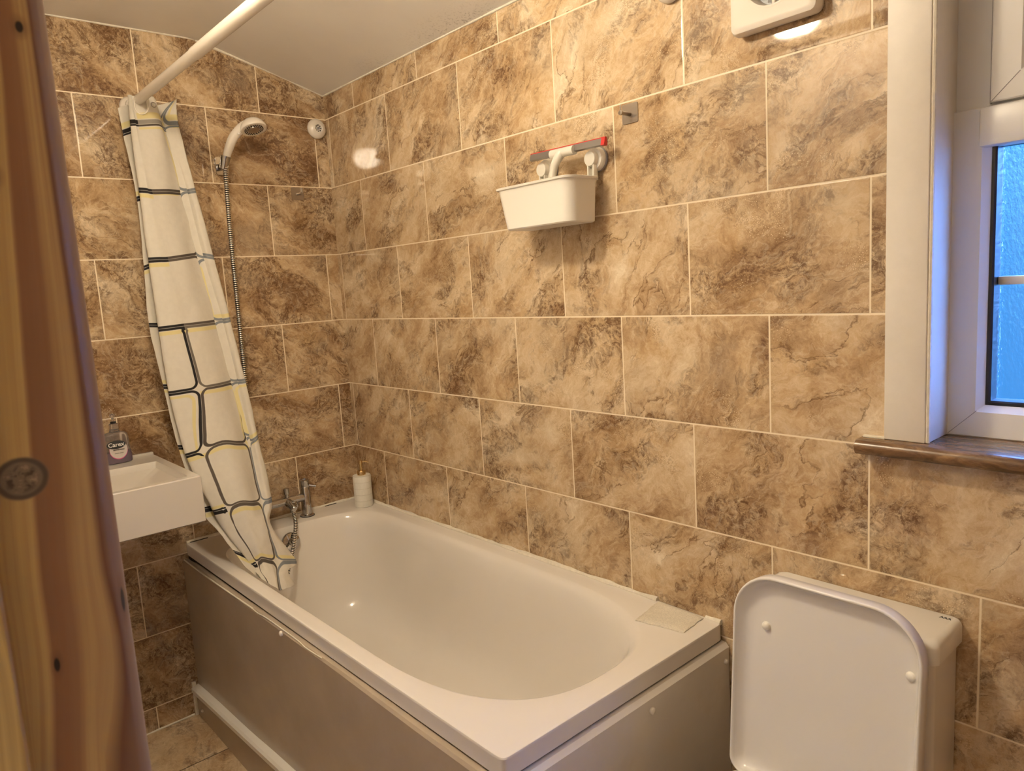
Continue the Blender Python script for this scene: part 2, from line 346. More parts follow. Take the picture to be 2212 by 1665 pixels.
# ------------------------------------------------------------------ mesh builder
class MB:
    def __init__(s): s.bm = bmesh.new(); s.uvl = s.bm.loops.layers.uv.new('UVMap')
    def box(s, x0, x1, y0, y1, z0, z1, bev=0., seg=2):
        r = bmesh.ops.create_cube(s.bm, size=1)
        for v in r['verts']:
            v.co = Vector(((x0 + x1) / 2 + v.co.x * (x1 - x0), (y0 + y1) / 2 + v.co.y * (y1 - y0), (z0 + z1) / 2 + v.co.z * (z1 - z0)))
        if bev:
            es = list({e for v in r['verts'] for e in v.link_edges})
            bmesh.ops.bevel(s.bm, geom=es, offset=bev, segments=seg, affect='EDGES', profile=.5)
        return s
    def loft(s, loops, cap0=True, cap1=True, closed=True, uv=None):
        V = [[s.bm.verts.new(p) for p in L] for L in loops]; n = len(V[0])
        for i in range(len(V) - 1):
            for j in range(n if closed else n - 1):
                k = (j + 1) % n
                try: f = s.bm.faces.new((V[i][j], V[i][k], V[i + 1][k], V[i + 1][j]))
                except ValueError: continue
                if uv:
                    for l, (a, b, sd) in zip(f.loops, ((i, j, 1), (i, j + 1, 0), (i + 1, j + 1, 0), (i + 1, j, 1))): l[s.uvl].uv = uv(a, b, sd)
        if cap0 and closed: s.bm.faces.new(V[0][::-1])
        if cap1 and closed: s.bm.faces.new(V[-1])
        return s
    def lathe(s, prof, o=(0, 0, 0), axis=(0, 0, 1), n=32, cap0=True, cap1=True):
        ax = Vector(axis).normalized(); a = ax.orthogonal().normalized(); b = ax.cross(a); o = Vector(o)
        L = [[o + ax * h + (a * cos(2 * pi * k / n) + b * sin(2 * pi * k / n)) * max(r, 1e-5) for k in range(n)] for r, h in prof]
        return s.loft(L, cap0, cap1)
    def tube(s, pts, rad, n=14, cap=True, rf=None, uvs=0, flat=None):
        pts = [Vector(p) for p in pts]; L = []; up = None; dist = 0; ds = []
        for i, p in enumerate(pts):
            if i: dist += (p - pts[i - 1]).length
            ds.append(dist)
            t = (pts[min(i + 1, len(pts) - 1)] - pts[max(i - 1, 0)]).normalized()
            if up is None: up = t.orthogonal().normalized()
            up = (up - t * up.dot(t)).normalized(); b = t.cross(up)
            r = rf(i, dist) if rf else (rad[i] if isinstance(rad, (list, tuple)) else rad)
            L.append([p + (up * cos(2 * pi * k / n) + b * sin(2 * pi * k / n)) * r for k in range(n)])
        return s.loft(L, cap, cap, uv=(lambda a, b_, sd: (b_ / n, ds[a] * uvs)) if uvs else None)
    def prism(s, poly, f, d0, d1):       # poly in 2d, f(a,b,d)->xyz
        return s.loft([[f(a, b, d0) for a, b in poly], [f(a, b, d1) for a, b in poly]])
    def build(s, name, mat, parent=None, smooth=True, ang=40, mats=None):
        bmesh.ops.remove_doubles(s.bm, verts=s.bm.verts, dist=1e-6)
        bmesh.ops.recalc_face_normals(s.bm, faces=s.bm.faces)
        me = bpy.data.meshes.new(name); s.bm.to_mesh(me); s.bm.free()
        me.materials.append(mat)
        if smooth:
            me.polygons.foreach_set('use_smooth', [True] * len(me.polygons))
            me.set_sharp_from_angle(angle=math.radians(ang))
        o = bpy.data.objects.new(name, me); COL.objects.link(o)
        if parent:
            o.parent = parent; o.location = -Vector(parent.location)
        return o
def tag(o, label=None, cat=None, group=None, kind=None):
    for k, v in (('label', label), ('category', cat), ('group', group), ('kind', kind)):
        if v: o[k] = v
    return o
def thing(name, label, cat, loc=(0, 0, 0), group=None):
    o = bpy.data.objects.new(name, None); COL.objects.link(o); o.location = loc; o.empty_display_size = .05
    return tag(o, label, cat, group)
def struct(name, mb, mat, **k):
    return tag(mb.build(name, mat, **k), kind='structure')
def sub(o, child):                        # make child a sub-part of part o
    child.parent = o; child.location = (0, 0, 0); return child
def rrect(x0, x1, y0, y1, r, seg=6):
    if not isinstance(r, (tuple, list)): r = (r,) * 4
    P = []
    for (cx, cy, a0, rr) in ((x1 - r[0], y1 - r[0], 0, r[0]), (x0 + r[1], y1 - r[1], 90, r[1]), (x0 + r[2], y0 + r[2], 180, r[2]), (x1 - r[3], y0 + r[3], 270, r[3])):
        for k in range(seg + 1):
            a = math.radians(a0 + 90 * k / seg); P.append((cx + rr * cos(a), cy + rr * sin(a)))
    return P
def spline(pts, n):
    pts = [Vector(p) for p in pts]; out = []
    for i in range(len(pts) - 1):
        p0 = pts[max(i - 1, 0)]; p1 = pts[i]; p2 = pts[i + 1]; p3 = pts[min(i + 2, len(pts) - 1)]
        for k in range(n):
            t = k / n
            out.append(.5 * ((2 * p1) + (p2 - p0) * t + (2 * p0 - 5 * p1 + 4 * p2 - p3) * t * t + (3 * p1 - p0 - 3 * p2 + p3) * t ** 3))
    out.append(pts[-1]); return out
def text(name, body, size, mat, origin, right, up, parent, extrude=.0003, bold=0.):
    c = bpy.data.curves.new('txt', 'FONT'); c.body = body; c.size = size; c.align_x = 'CENTER'; c.align_y = 'CENTER'
    c.extrude = extrude; c.offset = bold; c.resolution_u = 4
    t = bpy.data.objects.new('txt', c); COL.objects.link(t); bpy.context.view_layer.update()
    me = bpy.data.meshes.new_from_object(t.evaluated_get(bpy.context.evaluated_depsgraph_get()))
    bpy.data.objects.remove(t); bpy.data.curves.remove(c)
    r = Vector(right).normalized(); u = Vector(up).normalized(); nrm = r.cross(u)
    me.transform(Matrix(((r.x, u.x, nrm.x, origin[0]), (r.y, u.y, nrm.y, origin[1]), (r.z, u.z, nrm.z, origin[2]), (0, 0, 0, 1))))
    me.materials.clear(); me.materials.append(mat); me.name = name
    o = bpy.data.objects.new(name, me); COL.objects.link(o)
    if parent: o.parent = parent; o.location = -Vector(parent.location)
    return o

# ------------------------------------------------------------------ room shell
XE, YF, ZC, ZS = 2.95, -1.32, 2.338, 2.206     # end wall, door wall, flat ceiling, ceiling height at the long wall
YK = -.457                                     # where the ceiling starts to slope
WX0, WX1, WZ0, WZ1 = 2.139, 2.78, 1.119, 2.10
struct('floor', MB().box(-.1, XE + .1, -2.7, .1, -.1, 0), M_F, smooth=False)
struct('wall_left', MB().box(-.1, 0, YF - .12, .2, 0, ZC + .1), M_A, smooth=False)
b = MB()
b.box(-.1, WX0, 0, .2, 0, ZC); b.box(WX1, XE + .1, 0, .2, 0, ZC); b.box(WX0, WX1, 0, .2, 0, WZ0 - .03); b.box(WX0, WX1, 0, .2, WZ1, ZC)
struct('wall_right', b, M_B, smooth=False)
b = MB()
prof = [(-2.7, ZC), (YK - .04, ZC), (YK + .02, ZC - .006), (0.0, ZS), (.2, ZS - .06), (.2, ZC + .1), (-2.7, ZC + .1)]
b.prism(prof, lambda a, z, d: (d, a, z), -.1, 3.6)
struct('ceiling', b, M_CEIL)
struct('wall_end', MB().box(XE, XE + .1, YF, .2, 0, ZC + .05), M_B, smooth=False)
b = MB(); b.box(-.1, 2.10, YF - .12, YF, 0, ZC + .02); b.box(2.90, XE + .1, YF - .12, YF, 0, ZC + .02); b.box(2.10, 2.90, YF - .12, YF, 2.06, ZC + .02)
struct('wall_front', b, M_PAINT, smooth=False)
b = MB(); b.box(1.3, 3.5, -2.7, -2.6, 0, ZC + .02); b.box(1.2, 1.3, -2.7, YF - .12, 0, ZC + .02); b.box(3.5, 3.6, -2.7, YF - .02, 0, ZC + .02); b.box(XE + .1, 3.6, YF - .12, YF, 0, ZC + .02)
struct('wall_back', b, M_PAINT, smooth=False)
# uneven sealant along the ceiling line
def bead(name, pts, r, mat=M_CAULK, parent=None):
    P = spline(pts, 60); mb = MB()
    mb.tube(P, r, 8, rf=lambda i, d: r * (1 + .55 * (noise.noise(Vector((d * 22, 3.1, r * 90))))))
    return mb.build(name, mat, parent)
tag(bead('trim_1', [(.001, -1.31, ZC - .001), (.001, YK - .02, ZC - .001), (.001, YK + .01, ZC - .007), (.001, -.2, 2.265), (.001, 0, ZS)], .004), kind='structure')
tag(bead('trim_2', [(0, -.001, ZS), (.7, -.001, ZS), (1.4, -.001, ZS), (2.06, -.001, ZS)], .0035), kind='structure')
tag(bead('trim_3', [(.001, -1.3, .002), (.001, -1.0, .001), (.001, -.735, .003)], .004), kind='structure')

# pine door lining, its rounded room edge towards the bath
b = MB()
poly = [(2.085, -1.45), (2.118, -1.45), (2.118, -1.3865), (2.1165, -1.3850), (2.1105, -1.3850), (2.110, -1.384), (2.110, -1.3275), (2.1092, -1.3255),
        (2.1068, -1.3225), (2.103, -1.3192), (2.098, -1.3172), (2.09, -1.3165), (2.085, -1.3165)]
b.prism(poly, lambda a, c, d: (a, c, d), 0, 2.06)
jl = struct('door_1', b, M_WOOD, ang=25)
b = MB(); b.box(2.885, 2.91, -1.45, -1.3165, 0, 2.03, .004); b.build('lining', M_WOOD, jl)
b = MB(); b.box(2.11, 2.885, -1.45, -1.3165, 2.03, 2.055, .004); b.build('lintel', M_WOOD, jl)

# ------------------------------------------------------------------ window
win = bpy.data.objects.new('window_1', None); COL.objects.link(win); win.location = (WX0, .088, WZ0); win['kind'] = 'structure'
YW = .088
# plaster reveal
b = MB(); b.box(WX0 - .012, WX0 + .002, .0, .14, WZ0, WZ1, .003); b.box(WX1 - .002, WX1 + .012, .0, .14, WZ0, WZ1, .003); b.box(WX0, WX1, 0., .14, WZ1 - .002, WZ1 + .012)
b.build('reveal', M_GLOSS, win)
# architrave
b = MB(); b.box(2.064, 2.136, -.011, .0, WZ0, 2.205, .003); b.box(2.136, WX1 + .08, -.011, 0, WZ1 + .006, 2.19, .003); b.box(WX1 + .004, WX1 + .08, -.011, 0, WZ0, WZ1 + .006, .003)
b.build('architrave', M_GLOSS, win)
b = MB(); b.tube([(2.1385, -.0045, WZ0 + .001), (2.1387, -.004, 1.6), (2.1385, -.0045, 2.1)], .0042, 8); b.build('sealant', M_CAULK, win)
# outer frame, with sloped glazing bead
def frame(mb, x0, x1, z0, z1, t, y0, y1, ch=.012, chd=.012):
    def ring(i, y): return [(x0 + i, y, z0 + i), (x1 - i, y, z0 + i), (x1 - i, y, z1 - i), (x0 + i, y, z1 - i)]
    mb.loft([ring(0, y1), ring(0, y0 + .002), ring(.002, y0), ring(t - ch, y0), ring(t, y0 + chd), ring(t, y1)], False, False)
b = MB(); frame(b, WX0, WX1, WZ0, 1.709, .060, YW, YW + .07)
b.build('frame', M_UPVC, win, ang=20)
b = MB(); b.box(WX0 + .0, WX1, YW + .012, YW + .07, 1.70, WZ1); b.box(2.184, WX1 - .03, YW - .012, YW + .03, 1.640, 1.707, .005)
b.build('transom', M_UPVC, win)
b = MB(); frame(b, 2.199, WX1 - .04, 1.713, WZ1 - .02, .056, YW - .006, YW + .05, .012, .012); sash = b.build('sash', M_UPVC, win, ang=20)
b = MB()
for (xa, za) in ((2.200, 1.714),):
    b.tube([(xa, YW - .0062, za), (xa + .042, YW - .0062, za + .042)], .0006, 6)
b.tube([(WX0 + .003, YW - .0002, WZ0 + .003), (WX0 + .05, YW - .0002, WZ0 + .05)], .0006, 6)
b.tube([(2.1975, YW + .004, 1.712), (2.1975, YW + .004, 2.08)], .0022, 6)
b.build('joint_line', M_GREYP, win)
b = MB(); frame(b, WX0 + .058, WX1 - .058, WZ0 + .058, 1.651, .010, YW + .013, YW + .052, .003, .003); b.build('gasket', M_BLK, win, ang=20)
b = MB(); b.box(WX0 + .064, WX1 - .064, YW + .046, YW + .051, WZ0 + .064, 1.646); b.build('pane', M_GLASS, win)
b = MB(); frame(b, 2.253, WX1 - .094, 1.767, WZ1 - .074, .009, YW + .006, YW + .03, .003, .003); b.build('gasket', M_BLK, sash, ang=20)
b = MB(); b.box(2.235, WX1 - .09, YW + .02, YW + .026, 1.763, WZ1 - .07); b.build('pane', M_GLASS, sash)
b = MB(); b.box(WX0 + .068, WX1 - .068, YW + .036, YW + .0455, 1.397, 1.413, .003); b.build('glazing_bar', M_UPVC, win)
# sill with bullnose
b = MB()
pr = [(.09, WZ0), (-.030, WZ0)] + [(-.030 + .0145 * cos(a) , WZ0 - .0145 + .0145 * sin(a)) for a in [math.radians(90 + 180 * k / 10) for k in range(1, 10)]] + [(-.030, WZ0 - .029), (0, WZ0 - .029), (.09, WZ0 - .029)]
b.prism(pr, lambda a, z, d: (d, a, z), 2.023, WX1 + .06)
b.build('window_sill', M_SILL, win)
b = MB(); b.box(2.025, 2.066, -.011, .0, WZ0 - .001, WZ0 + .004, .0015); b.build('sealant', M_CAULK, win)

# ------------------------------------------------------------------ bathtub
RIM = .629
tub = thing('bathtub', 'white bathtub with beige front panel, standing along the tiled long wall', 'bathtub', (.85, -.35, 0))
def tubloop(x0, x1, y0, y1, rl, rr, nl, nr, z, N=20, NS=16):
    cy = (y0 + y1) / 2; ry = (y1 - y0) / 2; P = []
    def se(c, n): return math.copysign(abs(c) ** (2 / n), c)
    for k in range(N * 2 + 1):                       # right end, from front to back
        a = -pi / 2 + pi * k / (2 * N); P.append((x1 - rr + rr * se(cos(a), nr), cy + ry * se(sin(a), nr), z))
    for k in range(1, NS): P.append((x1 - rr + (x0 + rl - x1 + rr) * k / NS, y1, z))
    for k in range(N * 2 + 1):
        a = pi / 2 + pi * k / (2 * N); P.append((x0 + rl + rl * se(cos(a), nl), cy + ry * se(sin(a), nl), z))
    for k in range(1, NS): P.append((x0 + rl + (x1 - rr - x0 - rl) * k / NS, y0, z))
    return P
b = MB(); L = []
for (dz, o) in ((-.040, -.004), (-.040, 0), (-.037, 0), (-.006, 0), (-.0035, 0), (-.001, -.0012), (0, -.0035), (0, -.007)):
    L.append(tubloop(0.003 - o, 1.70 + o, -.694 - o, -.002 + o, .22, .44, 60, 60, RIM + dz))
I = (.125, 1.641, -.652, -.062, .24, .46, 3.2, 2.6)
def inner(d, dl, dr, z, f=1.):
    return tubloop(I[0] + dl, I[1] - dr, I[2] + d, I[3] - d * f, I[4], I[5], I[6], I[7], z)
L.append(tubloop(.018, 1.685, -.679, -.017, .22, .44, 40, 40, RIM)); L.append(tubloop(.06, 1.665, -.670, -.036, .23, .45, 6, 4, RIM))
L += [inner(-.006, -.006, -.004, RIM), inner(0, 0, 0, RIM - .0015, 1.2), inner(.004, .004, .008, RIM - .007, 1.8), inner(.008, .010, .018, RIM - .020, 2.2),
      inner(.014, .018, .032, RIM - .055, 1.8), inner(.026, .034, .068, RIM - .13, 1.3), inner(.040, .052, .125, RIM - .22, 1.1), inner(.052, .066, .18, RIM - .29),
      inner(.072, .088, .23, RIM - .335), inner(.105, .125, .29, RIM - .365), inner(.150, .18, .36, RIM - .378), tubloop(.40, 1.17, -.44, -.27, .08, .08, 2.5, 2.5, RIM - .383)]
b.loft(L, False, True); b.build('tub', M_ACR, tub, ang=30)
# front panel with folded top edge
b = MB()
wob = lambda x: .0025 * noise.noise(Vector((x * 3.1, 0, 0)))
pr = [(-.690, .584), (-.703, .5855), (-.7075, .579), (-.7075, .06), (-.700, .06), (-.690, .57)]
b.loft([[(x, y - (.003 if y < -.695 else 0) + wob(x), z - .006 * max(0, 1 - x / .9) - (.006 if x < .08 else 0)) for y, z in pr] for x in [.004 + (1.708 - .004) * k / 40 for k in range(41)]])
b.build('front_panel', M_PANEL_SHADED, tub, ang=30)
b = MB(); b.tube([(.02, -.7095, .577), (.25, -.7115, .5785), (.45, -.7105, .581), (.62, -.709, .583)], .0024, 8)
b.tube(spline([(.62, -.709, .583), (.66, -.7105, .5825), (.72, -.708, .5845), (.9, -.7075, .585), (.96, -.7095, .583), (1.04, -.7075, .585)], 8), .0015, 8)
b.build('edge_sealant', M_CAULK, tub)
# end panel, folded top strip
b = MB()
pr = [(1.690, .584), (1.708, .5845), (1.716, .5745), (1.716, 0.0), (1.706, 0.0), (1.706, .56)]
b.prism(pr, lambda a, z, d: (a, d, z), -.7115, -.004); b.build('end_panel', M_PANEL2, tub, ang=20)
b = MB(); b.box(1.700, 1.7135, -.7150, -.7070, 0, .584, .002); b.build('corner_strip', M_PANEL_SHADED, tub)
b = MB(); pr_ = lambda o, z: [(.006 + o, -.6895 + o, z), (1.6955 - o, -.6895 + o, z), (1.6955 - o, -.006 - o, z), (.006 + o, -.006 - o, z)]
b.loft([pr_(0, .575), pr_(0, .5885), pr_(.012, .5885), pr_(.012, .575), pr_(0, .575)], False, False); b.build('shadow_gap', M_GAP, tub)
# plinth and its capping rail
b = MB(); b.loft([[(x, y, z) for y, z in ((-.7225, 0), (-.7225, .105 + x * .076), (-.708, .105 + x * .076), (-.708, 0))] for x in (.003, 1.71)]); pl = b.build('plinth', M_PANEL_SHADED, tub)
b = MB(); b.loft([[(x, -.7235 - a, .108 + x * .076 + c) for a, c in ((-.014, .003), (.006, .0), (.0125, -.006), (.0125, -.020), (.009, -.024), (-.014, -.024))] for x in (.004, .4, .9, 1.3, 1.71)])
b.build('plinth_rail', M_PLA, tub, ang=20)
b = MB(); b.box(.002, .010, -.733, -.72, .0, .125, .001); b.build('sealant', M_CAULK, tub)
def cap(o, ax, r=.0075):
    b = MB(); b.lathe([(r * .9, -.001), (r, .002), (r * .85, .005), (r * .4, .0068), (0, .007)], o, ax, 18, True, False)
    return b.build('screw_cap', M_WPLA, tub)
cap((.815, -.7105, .574), (0, -1, 0)); cap((.062, -.7225, .037), (0, -1, 0), .0065); cap((1.716, -.299, .548), (1, 0, 0), .0085); cap((1.716, -.020, .544), (1, 0, 0), .0065)
# sealant lines round the rim
o = bead('sealant', [(.012, -.006, RIM + .002), (.5, -.005, RIM + .002), (1.0, -.005, RIM + .002), (1.512, -.005, RIM + .002)], .0065, parent=tub)
o = bead('sealant', [(1.655, -.005, RIM + .001), (1.697, -.005, RIM + .0005)], .005, parent=tub)
o = bead('sealant', [(.005, -.69, RIM + .001), (.005, -.35, RIM + .002), (.006, -.008, RIM + .002)], .006, parent=tub)
for ya, yb in ((-.115, -.165), (-.62, -.68)):
    b = MB(); b.tube([(.012, ya, RIM + .0012), (.0125, yb, RIM + .0012)], .0016, 6); b.build('sealant_crack', M_GAP, tub)
# overflow cover
ox, oy, oz = .157, -.380, .580
b = MB(); ax = Vector((.97, 0, .22)).normalized()
b.lathe([(.033, -.004), (.034, .004), (.031, .009), (.020, .0120), (.0, .0132)], (ox, oy, oz), ax, 28, True, False); ov = b.build('overflow_cover', M_CHR, tub)
b = MB(); b.lathe([(.014, .009), (.0135, .020), (.010, .024), (0, .0245)], (ox, oy, oz), ax, 20); sub(ov, b.build('knob', M_CHR))

# ------------------------------------------------------------------ mixer tap
tap = thing('bath_mixer_tap', 'chrome bath mixer tap with two pillars on the tub end by the wall', 'tap', (.063, -.354, RIM))
TX = .063
for ty in (-.264, -.444):
    b = MB(); b.lathe([(.026, 0), (.026, .004), (.022, .007), (.018, .008), (.018, .112), (.0172, .113), (.018, .114), (.018, .139), (.015, .1415), (.011, .1415), (.010, .137), (0, .137)], (TX, ty, RIM), n=28); b.build('pillar', M_CHR, tap)
    b = MB(); b.lathe([(.0275, 0), (.0275, .0025), (.025, .003)], (TX, ty, RIM), n=28, cap1=True); b.build('base_ring', M_BLK, tap)
    s_ = 1 if ty > -.3 else -1
    b = MB(); b.lathe([(.0042, .012), (.0042, .038), (.0058, .0385), (.0058, .043), (0, .044)], (TX, ty, RIM + .121), (.5, s_ * .80, -.22), 12); b.build('lever', M_CHR, tap)
b = MB(); b.tube([(TX, -.27, .704), (TX, -.44, .704)], .0155, 20); b.build('crossbar', M_CHR, tap)
b = MB(); b.lathe([(.015, -.02), (.0155, .025), (.0125, .032), (.0125, .052), (.010, .056), (0, .056)], (TX, -.338, .703), (.92, .08, -.38), 24); dv = b.build('diverter', M_CHR, tap)
b = MB(); b.lathe([(.007, .006), (.007, .022), (.0105, .024), (.0105, .045), (.0085, .047), (0, .047)], (TX, -.338, .706), (0, 0, 1), 20); b.build('diverter_knob', M_CHR, tap)
b = MB(); b.lathe([(.013, 0), (.0135, .010), (.006, .013), (0, .014)], (TX + .034, -.327, .692), (.75, .60, .1), 20); b.build('diverter_handle', M_CHR, tap)
b = MB(); b.lathe([(.0105, 0), (.0105, .022), (.008, .024), (0, .024)], (TX + .034, -.334, .690), (0, 0, -1), 18); b.build('hose_connector', M_CHR, tap)

# ------------------------------------------------------------------ hose, bracket, handset
PH = [(.086, -.4375, 1.920), (.088, -.441, 1.87), (.09, -.448, 1.69), (.09, -.4505, 1.50), (.092, -.453, 1.34), (.095, -.456, 1.18), (.11, -.47, .95), (.16, -.495, .70),
      (.25, -.475, .545), (.28, -.46, .515), (.262, -.440, .535), (.205, -.392, .578), (.145, -.350, .632), (.105, -.335, .660), (.097, -.334, .672)]
b = MB(); PP = spline(PH, 120)
b.tube(PP, .0075, 12, rf=lambda i, d: .0068 + .0014 * (.5 - .5 * cos(2 * pi * d / .0072)), uvs=1 / .0072)
tag(b.build('shower_hose', M_HOSE), 'ribbed chrome shower hose hanging between handset and bath tap', 'hose')
br = thing('shower_bracket', 'chrome wall bracket holding the white shower handset', 'bracket', (0, -.422, 1.92))
b = MB(); b.prism(rrect(-.440, -.398, 1.892, 1.952, .006), lambda a, z, d: (d, a, z), 0.0005, .009); b.build('wall_plate', M_CHR, br)
b = MB(); b.tube([(.006, -.423, 1.918), (.06, -.432, 1.920)], [.012, .012], 16); b.build('arm', M_CHR, br)
D1 = Vector((.20, .20, .96)).normalized()
b = MB(); b.lathe([(.0125, -.027), (.0165, .012), (.0175, .016), (.0145, .0165), (.0105, -.027)], (.086, -.437, 1.925), D1, 24, False, False); b.build('cradle', M_CHR, br)
hs = thing('shower_handset', 'white hand shower with round spray head resting in chrome bracket', 'shower head', (.086, -.437, 1.92))
hp = spline([(.084, -.4385, 1.905), (.090, -.431, 1.94), (.098, -.422, 1.968), (.108, -.411, 1.996), (.119, -.397, 2.017), (.133, -.380, 2.033), (.150, -.365, 2.038)], 6)
hr = [.0105, .0125, .0145, .0155, .0155, .017, .02]
b = MB(); b.tube(hp, 1, 20, rf=lambda i, d: (lambda t: hr[int(t)] + (hr[min(int(t) + 1, 6)] - hr[int(t)]) * (t - int(t)))(i / 6)); b.build('handle', M_WPLA, hs)
HC = Vector((.158, -.357, 2.030)); HA = Vector((.33, .07, -.94)).normalized()
b = MB(); b.lathe([(0, -.026), (.014, -.025), (.027, -.021), (.037, -.011), (.0425, 0), (.0440, .006), (.0425, .010), (.037, .0115), (.033, .011), (.033, .0095), (0, .0095)], HC, HA, 40, False, True); b.build('spray_head', M_WPLA, hs)
b = MB(); b.lathe([(.020, .0095), (.019, .0125), (0, .014)], HC, HA, 28, False, False); b.build('centre_disc', M_STEEL, hs)
b = MB(); a_ = HA.orthogonal().normalized(); c_ = HA.cross(a_)
for ring, (rr_, nn) in enumerate(((.0238, 18), (.0295, 24))):
    for k in range(nn):
        a = 2 * pi * (k + .5 * ring) / nn; b.lathe([(.0018, .0090), (.0016, .0125), (0, .0127)], HC + (a_ * cos(a) + c_ * sin(a)) * rr_, HA, 6, True, False)
b.build('nozzles', M_BLK, hs)
b = MB(); b.box(.128, .136, -.402, -.395, 2.006, 2.013, .002); b.build('button', M_PLA, hs)

# ------------------------------------------------------------------ round wall mounts
def mount(o, ax, label, group=None):
    t = thing('wall_mount', label, 'wall mount', o)
    b = MB(); b.lathe([(.033, 0), (.0365, .006), (.036, .013), (.031, .021), (.022, .0265), (.0155, .0285), (.0135, .0275), (.0130, .022), (0, .022)], o, ax, 40, True, True); b.build('dome', M_WPLA, t)
    ax = Vector(ax); a = ax.orthogonal().normalized(); c = ax.cross(a)
    b = MB()
    for k in range(8):
        q = 2 * pi * k / 8; p = Vector(o) + (a * cos(q) + c * sin(q)) * .0105
        b.lathe([(.0024, .0215), (.0022, .0235), (0, .0236)], p, ax, 8, True, False)
    b.build('slot_ring', M_INK, t)
    b = MB(); b.lathe([(.0058, .0215), (.0055, .0265), (.003, .0265), (.0028, .023), (0, .023)], o, ax, 18); b.build('socket', M_GREYP, t)
mount((0.0, -.0445, 2.080), (1, 0, 0), 'round white wall mount high in the corner beside the shower head')
mount((1.607, 0, 2.078), (0, -1, 0), 'round white wall mount high on the long wall, left of the fan')

# ------------------------------------------------------------------ steel hooks
def hook(o, right, out, label):
    o = Vector(o); r = Vector(right); ot = Vector(out); up = Vector((0, 0, 1))
    t = thing('adhesive_hook', label, 'hook', o)
    b = MB(); b.prism(rrect(-.0235, .0235, -.0225, .0225, .004), lambda a, z, d: o + r * a + up * z + ot * d, .0004, .0026); b.build('back_plate', M_STEEL, t, ang=30)
    b = MB(); b.lathe([(.0052, .002), (.0045, .006), (.0042, .033), (.0058, .034), (.0058, .038), (0, .0385)], o - up * .002, ot, 16); b.build('peg', M_STEEL, t)
    b = MB(); b.tube([o - up * .002 + ot * .036, o + up * .016 + ot * .036], .0017, 10); b.build('pin', M_CHR, t)
hook((1.4785, 0, 1.836), (1, 0, 0), (0, -1, 0), 'square steel hook on the long wall, up right of the white shower caddy')
hook((0, -.1445, 1.838), (0, 1, 0), (1, 0, 0), 'square steel hook on the tap wall, below the round mount')

# ------------------------------------------------------------------ caddy and squeegee
cad = thing('shower_caddy', 'white plastic basket caddy stuck to the long wall by suction cups', 'caddy', (1.262, 0, 1.593))
b = MB()
def cl(z, t, o=0., ex=0.):      # outline at height z (t: 0 bottom..1 top), o inset
    x0 = 1.146 - .018 * t; x1 = 1.388 + .009 * t; y0 = -.132 - .008 * t; y1 = -.034
    return [(x, y, z) for x, y in rrect(x0 + o - ex, x1 - o + ex, y0 + o - ex, y1 - o + ex, (.012, .012, .030 - o * .5, .030 - o * .5), 7)]
zb, zt = 1.5925, 1.7005
L = [cl(zb + .001, 0, .006), cl(zb, 0, .003), cl(zb + .003, 0, 0)] + [cl(zb + (zt - zb) * t, t) for t in (.3, .6, .95)] + \
    [cl(zt - .006, 1, 0, .0), cl(zt - .0045, 1, 0, .0042), cl(zt, 1, 0, .0048), cl(zt + .001, 1, 0, .003), cl(zt, 1, .0025), cl(zt - .006, 1, .003), cl(zb + .006, 0, .003), cl(zb + .004, 0, .01)]
b.loft(L, True, True); b.build('basket', M_PLA, cad, ang=35)
for cx in (1.202, 1.374):
    b = MB(); c = (cx, 0, 1.747)
    b.lathe([(.030, .0005), (.031, .005), (.027, .009), (.0, .009)], c, (0, -1, 0), 32, True, False); su = b.build('suction_pad', M_GREYP, cad)
    b = MB(); b.lathe([(.0295, .008), (.030, .011), (.0285, .016), (.026, .0215), (.019, .0225), (.0185, .033), (.017, .036), (.0, .0365)], c, (0, -1, 0), 36, True, False); su = b.build('suction_cup', M_PLA, cad)
    b = MB(); b.box(cx - .011, cx - .007, -.034, -.018, 1.695, 1.735, .001); b.box(cx + .007, cx + .011, -.034, -.018, 1.695, 1.735, .001); b.box(cx - .011, cx + .011, -.021, -.018, 1.695, 1.735, .001); b.build('bracket', M_PLA, cad)
sq = thing('squeegee', 'white squeegee with grey and red blade, standing in the wall caddy', 'squeegee', (1.24, -.06, 1.60))
zq = 1.778; yq = -.050
b = MB(); b.prism([(-.006, -.008), (.004, -.010), (.006, -.004), (.0035, .008), (-.0005, .008)], lambda a, z, d: (d, yq + a, zq + z - (d - 1.30) * .012), 1.181, 1.430); b.build('blade_holder', M_ALU, sq, ang=20)
b = MB(); b.prism([(-.0005, .006), (.003, .006), (.0028, .0098), (.0012, .0104)], lambda a, z, d: (d, yq + a, zq + z - (d - 1.30) * .012), 1.180, 1.432)
b.prism([(-.0066, -.0092), (.005, -.0105), (.0068, -.004), (.0042, .010), (-.0012, .010)], lambda a, z, d: (d, yq + a, zq + z - (d - 1.30) * .012), 1.430, 1.441); b.build('rubber_blade', M_RED, sq, ang=20)
b = MB(); b.tube([(1.262, yq - .003, zq - .0045), (1.342, yq - .003, zq - .0055)], [.0115, .0115], 18); b.build('collar', M_PLA, sq)
b = MB(); hpq = spline([(1.297, yq - .004, zq - .006), (1.291, yq - .009, zq - .016), (1.279, yq - .012, zq - .034), (1.271, yq - .013, zq - .060), (1.262, yq - .013, zq - .10), (1.250, yq - .012, zq - .17)], 8)
b.tube(hpq, 1, 18, rf=lambda i, d: .0125 - .003 * min(1, d / .05) + .003 * max(0, min(1, (d - .08) / .05))); b.build('handle', M_PLA, sq)

